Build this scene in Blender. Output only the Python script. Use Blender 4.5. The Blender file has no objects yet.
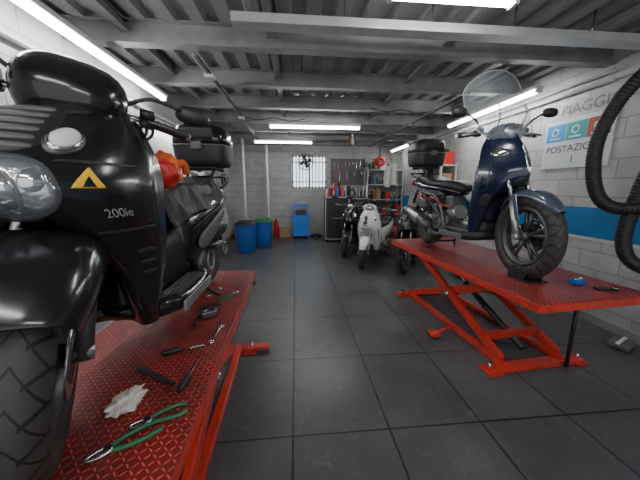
import bpy,bmesh,math,random
from mathutils import Vector,Matrix,noise,Quaternion
random.seed(3)
pi=math.pi
# ---------------- materials ----------------
def mat(name,col,rough=.5,metal=0,coat=0,var=0,vscale=6,bump=0,bscale=60,emis=None,estr=0,trans=0,alpha=1,grime=None,gscale=3,gamt=.5,dust=0,spec=.5):
    m=bpy.data.materials.new(name);m.use_nodes=True
    nt=m.node_tree;N=nt.nodes;L=nt.links;b=N['Principled BSDF']
    b.inputs['Base Color'].default_value=(*col,1);b.inputs['Roughness'].default_value=rough
    b.inputs['Metallic'].default_value=metal;b.inputs['Coat Weight'].default_value=coat
    b.inputs['Coat Roughness'].default_value=.08;b.inputs['Specular IOR Level'].default_value=spec
    if trans:b.inputs['Transmission Weight'].default_value=trans
    if alpha<1:b.inputs['Alpha'].default_value=alpha
    if emis:
        b.inputs['Emission Color'].default_value=(*emis,1);b.inputs['Emission Strength'].default_value=estr
    tc=N.new('ShaderNodeTexCoord')
    last=None
    if var:
        n=N.new('ShaderNodeTexNoise');n.inputs['Scale'].default_value=vscale;n.inputs['Detail'].default_value=6
        L.new(tc.outputs['Object'],n.inputs['Vector'])
        r=N.new('ShaderNodeValToRGB');r.color_ramp.elements[0].position=.3;r.color_ramp.elements[1].position=.7
        r.color_ramp.elements[0].color=(*[c*(1-var) for c in col],1);r.color_ramp.elements[1].color=(*[min(1,c*(1+var)) for c in col],1)
        L.new(n.outputs['Fac'],r.inputs['Fac']);last=r.outputs['Color']
    if grime:
        n=N.new('ShaderNodeTexNoise');n.inputs['Scale'].default_value=gscale;n.inputs['Detail'].default_value=10;n.inputs['Roughness'].default_value=.7
        L.new(tc.outputs['Object'],n.inputs['Vector'])
        r=N.new('ShaderNodeMapRange');r.inputs[1].default_value=.45;r.inputs[2].default_value=.7;r.inputs[3].default_value=0;r.inputs[4].default_value=gamt
        L.new(n.outputs['Fac'],r.inputs[0])
        mx=N.new('ShaderNodeMix');mx.data_type='RGBA';mx.inputs[7].default_value=(*grime,1)
        if last:L.new(last,mx.inputs[6])
        else:mx.inputs[6].default_value=(*col,1)
        L.new(r.outputs[0],mx.inputs[0]);last=mx.outputs[2]
    if last:L.new(last,b.inputs['Base Color'])
    if dust:
        n=N.new('ShaderNodeTexNoise');n.inputs['Scale'].default_value=9;n.inputs['Detail'].default_value=8;n.inputs['Roughness'].default_value=.7
        L.new(tc.outputs['Object'],n.inputs['Vector'])
        r=N.new('ShaderNodeMapRange');r.inputs[1].default_value=.35;r.inputs[2].default_value=.75;r.inputs[3].default_value=.05;r.inputs[4].default_value=dust
        L.new(n.outputs['Fac'],r.inputs[0]);L.new(r.outputs[0],b.inputs['Coat Roughness'])
    if bump:
        n=N.new('ShaderNodeTexNoise');n.inputs['Scale'].default_value=bscale;n.inputs['Detail'].default_value=4
        L.new(tc.outputs['Object'],n.inputs['Vector'])
        bp=N.new('ShaderNodeBump');bp.inputs['Strength'].default_value=bump;bp.inputs['Distance'].default_value=.01
        L.new(n.outputs['Fac'],bp.inputs['Height']);L.new(bp.outputs[0],b.inputs['Normal'])
    return m
def mth(nt,op,a,b=None,c=None):
    n=nt.nodes.new('ShaderNodeMath');n.operation=op
    for i,v in enumerate((a,b,c)):
        if v is None:continue
        if isinstance(v,(int,float)):n.inputs[i].default_value=v
        else:nt.links.new(v,n.inputs[i])
    return n.outputs[0]
def diamond(name,col,grime):
    m=mat(name,col,.38,0,.1);nt=m.node_tree;N=nt.nodes;L=nt.links;b=N['Principled BSDF']
    tc=N.new('ShaderNodeTexCoord');sp=N.new('ShaderNodeSeparateXYZ');L.new(tc.outputs['Object'],sp.inputs[0])
    c=.022
    X=mth(nt,'DIVIDE',sp.outputs[0],c);Y=mth(nt,'DIVIDE',sp.outputs[1],c)
    fx=mth(nt,'SUBTRACT',mth(nt,'FRACT',X),.5);fy=mth(nt,'SUBTRACT',mth(nt,'FRACT',Y),.5)
    par=mth(nt,'FLOORED_MODULO',mth(nt,'ADD',mth(nt,'FLOOR',X),mth(nt,'FLOOR',Y)),2)
    s=mth(nt,'SUBTRACT',mth(nt,'MULTIPLY',par,2),1)
    sy=mth(nt,'MULTIPLY',s,fy)
    u=mth(nt,'ADD',fx,sy);v=mth(nt,'SUBTRACT',fx,sy)
    d=mth(nt,'ADD',mth(nt,'MULTIPLY',u,u),mth(nt,'MULTIPLY',mth(nt,'MULTIPLY',v,v),14))
    mr=N.new('ShaderNodeMapRange');mr.inputs[1].default_value=.25;mr.inputs[2].default_value=.62;mr.inputs[3].default_value=1;mr.inputs[4].default_value=0
    L.new(d,mr.inputs[0])
    bp=N.new('ShaderNodeBump');bp.inputs['Strength'].default_value=1;bp.inputs['Distance'].default_value=.004
    L.new(mr.outputs[0],bp.inputs['Height']);L.new(bp.outputs[0],b.inputs['Normal'])
    n=N.new('ShaderNodeTexNoise');n.inputs['Scale'].default_value=5;n.inputs['Detail'].default_value=10;n.inputs['Roughness'].default_value=.7
    L.new(tc.outputs['Object'],n.inputs['Vector'])
    g=N.new('ShaderNodeMapRange');g.inputs[1].default_value=.42;g.inputs[2].default_value=.70;g.inputs[4].default_value=.8
    L.new(n.outputs['Fac'],g.inputs[0])
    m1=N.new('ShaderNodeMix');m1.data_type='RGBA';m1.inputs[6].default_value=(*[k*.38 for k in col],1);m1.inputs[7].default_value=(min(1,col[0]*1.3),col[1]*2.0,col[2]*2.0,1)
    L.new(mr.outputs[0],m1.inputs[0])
    m2=N.new('ShaderNodeMix');m2.data_type='RGBA';m2.inputs[7].default_value=(*grime,1)
    L.new(m1.outputs[2],m2.inputs[6]);L.new(g.outputs[0],m2.inputs[0]);L.new(m2.outputs[2],b.inputs['Base Color'])
    return m
def tyremat(name):
    m=mat(name,(.022,.022,.023),.62);nt=m.node_tree;N=nt.nodes;L=nt.links;b=N['Principled BSDF']
    tc=N.new('ShaderNodeTexCoord');sp=N.new('ShaderNodeSeparateXYZ');L.new(tc.outputs['Object'],sp.inputs[0])
    ang=mth(nt,'ARCTAN2',sp.outputs[2],sp.outputs[0]);ay=mth(nt,'ABSOLUTE',sp.outputs[1])
    ph=mth(nt,'ADD',mth(nt,'MULTIPLY',ang,13),mth(nt,'MULTIPLY',ay,70))
    sn=mth(nt,'ABSOLUTE',mth(nt,'SINE',ph))
    g1=mth(nt,'LESS_THAN',sn,.17)
    ph2=mth(nt,'SINE',mth(nt,'ADD',mth(nt,'MULTIPLY',ang,26),mth(nt,'MULTIPLY',ay,-60)))
    g2=mth(nt,'MULTIPLY',mth(nt,'GREATER_THAN',ph2,.9),mth(nt,'GREATER_THAN',ay,.018))
    g=mth(nt,'MAXIMUM',g1,g2)
    r2=mth(nt,'ADD',mth(nt,'MULTIPLY',sp.outputs[2],sp.outputs[2]),mth(nt,'MULTIPLY',sp.outputs[0],sp.outputs[0]))
    g=mth(nt,'MULTIPLY',g,mth(nt,'GREATER_THAN',r2,.068))
    mx=N.new('ShaderNodeMix');mx.data_type='RGBA';mx.inputs[6].default_value=(.045,.043,.041,1);mx.inputs[7].default_value=(.008,.008,.008,1)
    L.new(g,mx.inputs[0]);L.new(mx.outputs[2],b.inputs['Base Color'])
    bp=N.new('ShaderNodeBump');bp.invert=True;bp.inputs['Distance'].default_value=.008
    L.new(g,bp.inputs['Height']);L.new(bp.outputs[0],b.inputs['Normal'])
    return m
def brickmat(name,c1,c2,mortar,bw,bh,ms,axis,rough=.6,offset=.5,bump=.4,shift=(0,0),lo=.8,scuff=0):
    m=mat(name,c1,rough);nt=m.node_tree;N=nt.nodes;L=nt.links;b=N['Principled BSDF']
    tc=N.new('ShaderNodeTexCoord');sp=N.new('ShaderNodeSeparateXYZ');L.new(tc.outputs['Object'],sp.inputs[0])
    cb=N.new('ShaderNodeCombineXYZ')
    ax={'XY':(0,1),'XZ':(0,2),'YZ':(1,2)}[axis]
    L.new(mth(nt,'ADD',sp.outputs[ax[0]],shift[0]),cb.inputs[0]);L.new(mth(nt,'ADD',sp.outputs[ax[1]],shift[1]),cb.inputs[1])
    br=N.new('ShaderNodeTexBrick');br.offset=offset;br.inputs['Scale'].default_value=1
    br.inputs['Color1'].default_value=(*c1,1);br.inputs['Color2'].default_value=(*c2,1);br.inputs['Mortar'].default_value=(*mortar,1)
    br.inputs['Mortar Size'].default_value=ms;br.inputs['Brick Width'].default_value=bw;br.inputs['Row Height'].default_value=bh;br.inputs['Mortar Smooth'].default_value=.3
    L.new(cb.outputs[0],br.inputs['Vector'])
    n=N.new('ShaderNodeTexNoise');n.inputs['Scale'].default_value=1.6;n.inputs['Detail'].default_value=9;n.inputs['Roughness'].default_value=.65
    L.new(tc.outputs['Object'],n.inputs['Vector'])
    mr=N.new('ShaderNodeMapRange');mr.inputs[1].default_value=.3;mr.inputs[2].default_value=.7;mr.inputs[3].default_value=lo;mr.inputs[4].default_value=1.15
    L.new(n.outputs['Fac'],mr.inputs[0])
    mx=N.new('ShaderNodeMix');mx.data_type='RGBA';mx.blend_type='MULTIPLY';mx.inputs[0].default_value=1
    L.new(br.outputs['Color'],mx.inputs[6]);cc=N.new('ShaderNodeCombineColor')
    for i in range(3):L.new(mr.outputs[0],cc.inputs[i])
    L.new(cc.outputs[0],mx.inputs[7]);last=mx.outputs[2]
    if scuff:
        for sc,lo_,hi_,colr,am in ((14,.58,.72,(.24,.24,.24),scuff),(5,.58,.70,(.03,.03,.03),scuff*1.2),(45,.64,.74,(.32,.32,.32),scuff)):
            q=N.new('ShaderNodeTexNoise');q.inputs['Scale'].default_value=sc;q.inputs['Detail'].default_value=7;q.inputs['Roughness'].default_value=.6;q.inputs['Distortion'].default_value=1.2
            L.new(tc.outputs['Object'],q.inputs['Vector'])
            w=N.new('ShaderNodeMapRange');w.inputs[1].default_value=lo_;w.inputs[2].default_value=hi_;w.inputs[4].default_value=am;L.new(q.outputs['Fac'],w.inputs[0])
            k=N.new('ShaderNodeMix');k.data_type='RGBA';k.inputs[7].default_value=(*colr,1);L.new(last,k.inputs[6]);L.new(w.outputs[0],k.inputs[0]);last=k.outputs[2]
    L.new(last,b.inputs['Base Color'])
    bp=N.new('ShaderNodeBump');bp.invert=True;bp.inputs['Strength'].default_value=bump;bp.inputs['Distance'].default_value=.006
    n2=N.new('ShaderNodeTexNoise');n2.inputs['Scale'].default_value=90;L.new(tc.outputs['Object'],n2.inputs['Vector'])
    L.new(mth(nt,'ADD',br.outputs['Fac'],mth(nt,'MULTIPLY',n2.outputs['Fac'],.12 if scuff else .25)),bp.inputs['Height']);L.new(bp.outputs[0],b.inputs['Normal'])
    r3=N.new('ShaderNodeMapRange');r3.inputs[3].default_value=rough-.14;r3.inputs[4].default_value=rough+.18;L.new(n.outputs['Fac'],r3.inputs[0]);L.new(r3.outputs[0],b.inputs['Roughness'])
    return m

BLK=mat('gloss_black_paint',(.010,.011,.013),.22,0,.55,dust=.22,spec=.4)
BLUE=mat('dark_blue_paint',(.006,.013,.042),.2,0,.7,dust=.15)
GRYBLU=mat('slate_paint',(.08,.105,.15),.22,.3,.8)
WHT=mat('white_paint',(.72,.72,.70),.25,0,.6)
PLA=mat('black_plastic',(.022,.022,.024),.42,bump=.15,bscale=300)
PLAG=mat('grey_plastic',(.12,.12,.125),.45)
SEAT=mat('seat_vinyl',(.018,.018,.019),.5,bump=.2,bscale=200)
COVER=mat('seat_cover_fabric',(.011,.011,.013),.58,0,0,bump=.3,bscale=16,spec=.35)
ALU=mat('cast_aluminium',(.45,.45,.46),.38,.85,var=.2)
DALU=mat('dark_alloy',(.12,.12,.13),.4,.7)
STEEL=mat('steel',(.5,.5,.51),.25,1)
BADGE=mat('badge_silver',(.45,.46,.48),.35,.4)
CHR=mat('chrome',(.85,.85,.86),.07,1)
TYRE=tyremat('tyre_rubber')
RUB=mat('rubber',(.02,.02,.02),.5,bump=.2)
LENS=mat('headlight_lens',(.55,.6,.65),.05,0,1,alpha=.13)
REFL=mat('reflector',(.6,.61,.63),.12,.95,bump=.3,bscale=40)
CLR=mat('clear_plastic',(.6,.66,.7),.05,0,.5,alpha=.21)
REDL=mat('red_lens',(.5,.01,.01),.2,0,.4)
YEL=mat('yellow_sticker',(.85,.5,.02),.4)
MIR=mat('mirror_glass',(.6,.65,.7),.03,1)
RED=mat('red_lift_paint',(.70,.045,.025),.38,0,.2,var=.15,grime=(.06,.02,.015),gscale=6,gamt=.7)
REDD=diamond('red_diamond_plate',(.70,.065,.055),(.06,.028,.025))
BEAM=mat('beam_primer_grey',(.33,.335,.335),.55,.1,var=.2,vscale=3,grime=(.10,.09,.08),gscale=2,gamt=.4)
BEAML=mat('galvanised_steel',(.6,.61,.61),.42,.4,var=.12,vscale=5)
DECK=mat('deck_metal',(.33,.335,.34),.5,.2,var=.2,vscale=1.5)
WHITEP=mat('white_enamel',(.72,.72,.70),.4)
TUBE=mat('tube_light',(1,1,1),.4,emis=(1,.99,.97),estr=48)
TUBEW=mat('tube_light_weak',(1,1,1),.4,emis=(1,.98,.95),estr=26)
BLUEP=mat('blue_plastic',(.015,.10,.38),.4,bump=.1)
BLUES=mat('blue_steel',(.015,.18,.62),.35)
GREENP=mat('green_plastic',(.03,.16,.05),.45)
GRN=mat('green_grip',(.03,.16,.07),.4)
PAPER=mat('tissue_paper',(.78,.75,.70),.8)
ORCL=mat('orange_cloth',(.85,.13,.02),.7,var=.3,vscale=20,bump=.4,bscale=50)
CARD=mat('cardboard',(.38,.24,.13),.8)
RDP=mat('red_machine_paint',(.6,.02,.02),.35)

def attach(o,p):
    if p is not None:
        o.parent=p
        if 'pin' in p:o.matrix_parent_inverse=Matrix.Translation(-Vector(p['pin']))
    return o
def empty(name,loc=(0,0,0),rz=0,parent=None,scale=1):
    e=bpy.data.objects.new(name,None);bpy.context.collection.objects.link(e);e.location=loc;e.rotation_euler=(0,0,rz)
    e.scale=scale if isinstance(scale,tuple) else (scale,)*3
    e.empty_display_size=.1
    return attach(e,parent)
def mesh(name,parent,vs,fs,m,smooth=True,sub=0,bevel=0,solid=0,loc=None):
    me=bpy.data.meshes.new(name);me.from_pydata([tuple(v) for v in vs],[],fs);me.update()
    bm=bmesh.new();bm.from_mesh(me);bmesh.ops.recalc_face_normals(bm,faces=bm.faces);bm.to_mesh(me);bm.free()
    if smooth:me.polygons.foreach_set('use_smooth',[True]*len(me.polygons))
    o=bpy.data.objects.new(name,me);bpy.context.collection.objects.link(o)
    ms=m if isinstance(m,(list,tuple)) else [m]
    for k in ms:me.materials.append(k)
    if loc is not None:o.location=loc
    if solid:
        d=o.modifiers.new('s','SOLIDIFY');d.thickness=solid
    if bevel:
        d=o.modifiers.new('b','BEVEL');d.width=bevel;d.segments=2;d.limit_method='ANGLE'
    if sub:
        d=o.modifiers.new('u','SUBSURF');d.levels=sub;d.render_levels=sub
    return attach(o,parent)
def box(name,parent,c,s,m,bevel=.004,rot=(0,0,0)):
    x,y,z=[k/2 for k in s]
    vs=[(-x,-y,-z),(x,-y,-z),(x,y,-z),(-x,y,-z),(-x,-y,z),(x,-y,z),(x,y,z),(-x,y,z)]
    fs=[(0,3,2,1),(4,5,6,7),(0,1,5,4),(1,2,6,5),(2,3,7,6),(3,0,4,7)]
    o=mesh(name,parent,vs,fs,m,False,0,bevel);o.location=c;o.rotation_euler=rot
    return o
def frames(pts):
    P=[Vector(p) for p in pts];n=len(P);T=[]
    for i in range(n):
        t=(P[min(i+1,n-1)]-P[max(i-1,0)]);T.append(t.normalized())
    up=Vector((0,0,1))
    if abs(T[0].dot(up))>.9:up=Vector((1,0,0))
    nrm=(up-T[0]*up.dot(T[0])).normalized();out=[]
    for i in range(n):
        nrm=(nrm-T[i]*nrm.dot(T[i])).normalized();out.append((P[i],T[i],nrm,T[i].cross(nrm)))
    return out
def cr(pts,k=6):
    P=[Vector(p) for p in pts];out=[]
    for i in range(len(P)-1):
        a=P[max(i-1,0)];b=P[i];c=P[i+1];d=P[min(i+2,len(P)-1)]
        for j in range(k):
            t=j/k
            out.append(.5*((2*b)+(c-a)*t+(2*a-5*b+4*c-d)*t*t+(3*b-a-3*c+d)*t**3))
    out.append(P[-1]);return out
def tube(name,parent,pts,r,m,n=10,k=5,rf=None,flat=1):
    if k>1 and len(pts)>2:pts=cr(pts,k)
    fr=frames(pts);vs=[];fs=[];N=len(fr)
    for i,(p,t,a,b) in enumerate(fr):
        rr=r if rf is None else rf(i/(N-1))
        for j in range(n):
            th=2*pi*j/n;vs.append(p+a*math.cos(th)*rr*flat+b*math.sin(th)*rr)
    for i in range(N-1):
        for j in range(n):
            fs.append((i*n+j,i*n+(j+1)%n,(i+1)*n+(j+1)%n,(i+1)*n+j))
    fs.append(tuple(range(n)));fs.append(tuple((N-1)*n+j for j in range(n)))
    return mesh(name,parent,vs,fs,m)
def cyl(name,parent,p1,p2,r,m,r2=None,n=20,bevel=0):
    o=tube(name,parent,[p1,p2],r,m,n,1,None if r2 is None else (lambda t:r+(r2-r)*t))
    o.data.polygons.foreach_set('use_smooth',[len(p.vertices)==4 for p in o.data.polygons])
    return o
def loft(name,parent,rings,m,sub=1,cap=True,closed=True):
    n=len(rings[0]);vs=[v for r in rings for v in r];fs=[]
    for i in range(len(rings)-1):
        for j in range(n if closed else n-1):
            fs.append((i*n+j,i*n+(j+1)%n,(i+1)*n+(j+1)%n,(i+1)*n+j))
    if cap:
        fs.append(tuple(range(n)));fs.append(tuple((len(rings)-1)*n+j for j in range(n)))
    return mesh(name,parent,vs,fs,m,True,sub)
def se(th,e):
    c,s=math.cos(th),math.sin(th)
    return math.copysign(abs(c)**(2/e),c),math.copysign(abs(s)**(2/e),s)
def xsec(x,z0,z1,hw,e=2.6,n=20,cy=0,tw=1):
    r=[]
    for j in range(n):
        c,s=se(2*pi*j/n,e);zz=(z0+z1)/2+(z1-z0)/2*s
        w=hw*(1+(tw-1)*(s+1)/2);r.append((x,cy+c*w,zz))
    return r
def zsec(z,x0,x1,hw,e=2.6,n=20,cy=0):
    return [((x0+x1)/2+(x1-x0)/2*se(2*pi*j/n,e)[0],cy+hw*se(2*pi*j/n,e)[1],z) for j in range(n)]
def lathe(name,parent,c,prof,m,n=48,closed=True,axis='Y'):
    vs=[];fs=[];k=len(prof)
    for i in range(n):
        a=2*pi*i/n
        for r,y in prof:
            p=(r*math.cos(a),y,r*math.sin(a)) if axis=='Y' else (r*math.cos(a),r*math.sin(a),y)
            vs.append(p)
    for i in range(n):
        for j in range(k if closed else k-1):
            fs.append((i*k+j,i*k+(j+1)%k,((i+1)%n)*k+(j+1)%k,((i+1)%n)*k+j))
    return mesh(name,parent,vs,fs,m,True,loc=c)
def wheel(parent,cx,cz,R,w,rimR,pre,rimmat,discside=1,sp=5):
    pr=[]
    for j in range(18):
        c,s=se(2*pi*j/18,2.3);pr.append(((rimR+R)/2+(R-rimR)/2*c+.0,w/2*s*(1 if c<.3 else 1-.15*c)))
    lathe(pre+'_tyre',parent,(cx,0,cz),pr,TYRE,72)
    ww=w*.36
    lathe(pre+'_rim',parent,(cx,0,cz),[(rimR+.008,-ww),(rimR+.008,ww),(rimR-.012,ww),(rimR-.03,ww*.4),(rimR-.03,-ww*.4),(rimR-.012,-ww)],rimmat,48)
    cyl(pre+'_hub',parent,(cx,-.055,cz),(cx,.055,cz),.035,rimmat)
    for i in range(sp):
        a=2*pi*i/sp+.3
        for da in (-.16,.16):
            p1=Vector((cx+.03*math.cos(a),0,cz+.03*math.sin(a)));p2=Vector((cx+(rimR-.02)*math.cos(a+da),0,cz+(rimR-.02)*math.sin(a+da)))
            tube(pre+'_spoke',parent,[p1,p2],.012,rimmat,8,1,lambda t:.018-.005*t)
    y=discside*.062
    lathe(pre+'_brake_disc',parent,(cx,y,cz),[(.075,-.003),(.125,-.003),(.125,.003),(.075,.003)],STEEL,40)
    lathe(pre+'_disc_carrier',parent,(cx,y,cz),[(.03,-.004),(.08,-.004),(.08,.004),(.03,.004)],DALU,20)
def fender(name,parent,cx,cz,r,w,a0,a1,m,drop=.05,taper=.4):
    vs=[];fs=[];na=26;nw=13
    for i in range(na):
        t=i/(na-1);a=math.radians(a0+(a1-a0)*t);k=1-taper*(abs(2*t-1)**3)
        for j in range(nw):
            s=2*j/(nw-1)-1;rr=r-drop*abs(s)**2.6*(1.0)
            vs.append((cx+rr*math.cos(a),w/2*k*math.sin(s*pi/2*.95),cz+rr*math.sin(a)))
    for i in range(na-1):
        for j in range(nw-1):fs.append((i*nw+j,i*nw+j+1,(i+1)*nw+j+1,(i+1)*nw+j))
    return mesh(name,parent,vs,fs,m,True,1,0,.005)
def interp(tab,z):
    if z<=tab[0][0]:return tab[0][1:]
    if z>=tab[-1][0]:return tab[-1][1:]
    for i in range(len(tab)-1):
        if z<=tab[i+1][0]:
            t=(z-tab[i][0])/(tab[i+1][0]-tab[i][0]);out=[]
            for k in range(1,len(tab[0])):
                a=tab[max(i-1,0)][k];b=tab[i][k];c=tab[i+1][k];d=tab[min(i+2,len(tab)-1)][k]
                out.append(.5*((2*b)+(c-a)*t+(2*a-5*b+4*c-d)*t*t+(3*b-a-3*c+d)*t**3))
            return out
def nosefn(tab,p=.75,wedge=0):
    def S(u,z):
        xb,D,hw,well=interp(tab,z);ph=max(-1,min(1,u))*pi/2;y=hw*math.sin(ph)
        g=max(0,math.cos(ph))**p
        if wedge:g=g*(1-wedge)+wedge*(1-abs(math.sin(ph)))**.9
        return Vector((xb+D*g*(1-max(0,well)*math.exp(-(y/.115)**4)),y,z))
    return S
def nose(name,parent,tab,m,p=.75,nz=30,nu=29,depth=.05,wedge=0):
    S=nosefn(tab,p,wedge);z0,z1=tab[0][0],tab[-1][0];rings=[]
    for i in range(nz):
        z=z0+(z1-z0)*i/(nz-1);r=[S(2*j/(nu-1)-1,z) for j in range(nu)]
        xb,D,hw,well=interp(tab,z)
        for j in range(1,12):
            s=1-2*j/12;r.append(Vector((xb-depth*(1-abs(s)**4),hw*s,z)))
        rings.append(r)
    loft(name,parent,rings,m,0);return S
def patch(name,parent,S,u,v,ru,rv,m,off=.004,dome=.0,e=2,rot=0,nr=7,na=28,poly=None):
    def P(uu,vv,h):
        p=S(uu,vv);a=S(uu+.01,vv)-S(uu-.01,vv);b=S(uu,vv+.005)-S(uu,vv-.005);nn=a.cross(b)
        if nn.length<1e-9:nn=Vector((1,0,0))
        nn.normalize()
        if nn.x<0 and abs(uu)<.8:nn=-nn
        if abs(uu)>=.8 and nn.y*uu<0:nn=-nn
        return p+nn*h
    def edge(j):
        if poly:
            t=j/na*len(poly);k=int(t);f=t-k;a=poly[k];b=poly[(k+1)%len(poly)];c,s=a[0]+(b[0]-a[0])*f,a[1]+(b[1]-a[1])*f
        else:c,s=se(2*pi*j/na,e)
        return c*math.cos(rot)-s*math.sin(rot),c*math.sin(rot)+s*math.cos(rot)
    vs=[P(u,v,off+dome)];fs=[]
    for i in range(1,nr+1):
        r=i/nr
        for j in range(na):
            cc,ss=edge(j);vs.append(P(u+ru*cc*r,v+rv*ss*r,off+dome*(1-r*r)))
    for j in range(na):fs.append((0,1+j,1+(j+1)%na))
    for i in range(nr-1):
        for j in range(na):
            a=1+i*na;fs.append((a+j,a+na+j,a+na+(j+1)%na,a+(j+1)%na))
    a=1+(nr-1)*na;b0=len(vs)
    for j in range(na):
        cc,ss=edge(j);vs.append(P(u+ru*cc,v+rv*ss,-.01))
    for j in range(na):fs.append((a+j,b0+j,b0+(j+1)%na,a+(j+1)%na))
    return mesh(name,parent,vs,fs,m)
def textmesh(body,size):
    c=bpy.data.curves.new('t','FONT');c.body=body;c.size=size;c.align_x='CENTER';c.align_y='CENTER'
    o=bpy.data.objects.new('t',c);bpy.context.collection.objects.link(o)
    bpy.context.view_layer.update()
    me=bpy.data.meshes.new_from_object(o.evaluated_get(bpy.context.evaluated_depsgraph_get()))
    bpy.data.objects.remove(o);return me
def text(name,parent,body,size,loc,rot,m,bold=0):
    me=textmesh(body,size);me.materials.clear();me.materials.append(m)
    o=bpy.data.objects.new(name,me);bpy.context.collection.objects.link(o);o.location=loc;o.rotation_euler=rot
    return attach(o,parent)
def seat(parent,m,pts):
    rings=[]
    for (x,z0,z1,hw) in pts:rings.append(xsec(x,z0,z1,hw,2.8,20,0,.92))
    return loft('seat',parent,rings,m,1)
def crumple(name,parent,c,s,m,amp=.3,freq=3,seed=0,sub=4):
    bm=bmesh.new();bmesh.ops.create_icosphere(bm,subdivisions=sub,radius=1)
    for v in bm.verts:
        n=noise.noise_vector(v.co*freq+Vector((seed,seed*2,0)));r=1+amp*n.x+amp*.5*noise.noise(v.co*freq*3)
        z=v.co.z*r
        v.co=Vector((v.co.x*r*s[0]+n.y*s[0]*amp*.6,v.co.y*r*s[1]+n.z*s[1]*amp*.6,max(-.95,z)*s[2]))
    me=bpy.data.meshes.new(name);bm.to_mesh(me);bm.free();me.materials.append(m)
    me.polygons.foreach_set('use_smooth',[True]*len(me.polygons))
    o=bpy.data.objects.new(name,me);bpy.context.collection.objects.link(o);o.location=c
    return attach(o,parent)

# ---------------- scooter ----------------
MAXI=[(.24,1.10,.09,.17,1),(.35,1.12,.13,.20,1),(.50,1.13,.19,.235,1),(.62,1.13,.31,.25,.85),(.72,1.13,.42,.255,.25),(.80,1.12,.48,.255,0),(.88,1.10,.46,.24,0),(.96,1.09,.37,.21,0),(1.04,1.08,.25,.17,0),(1.10,1.08,.13,.12,0)]
SLIM=[(.22,1.02,.10,.17,1),(.36,1.05,.13,.215,1),(.54,1.07,.18,.24,.95),(.68,1.08,.26,.245,.5),(.79,1.08,.31,.235,0),(.90,1.07,.31,.21,0),(1.02,1.06,.27,.18,0),(1.12,1.06,.19,.13,0)]
TOUR=[(.24,1.00,.12,.16,1),(.36,1.03,.16,.20,1),(.50,1.06,.20,.225,.95),(.62,1.08,.27,.235,.7),(.72,1.09,.36,.235,.2),(.84,1.09,.36,.225,0),(.96,1.08,.32,.20,0),(1.06,1.07,.26,.17,0),(1.14,1.07,.19,.13,0)]
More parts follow.
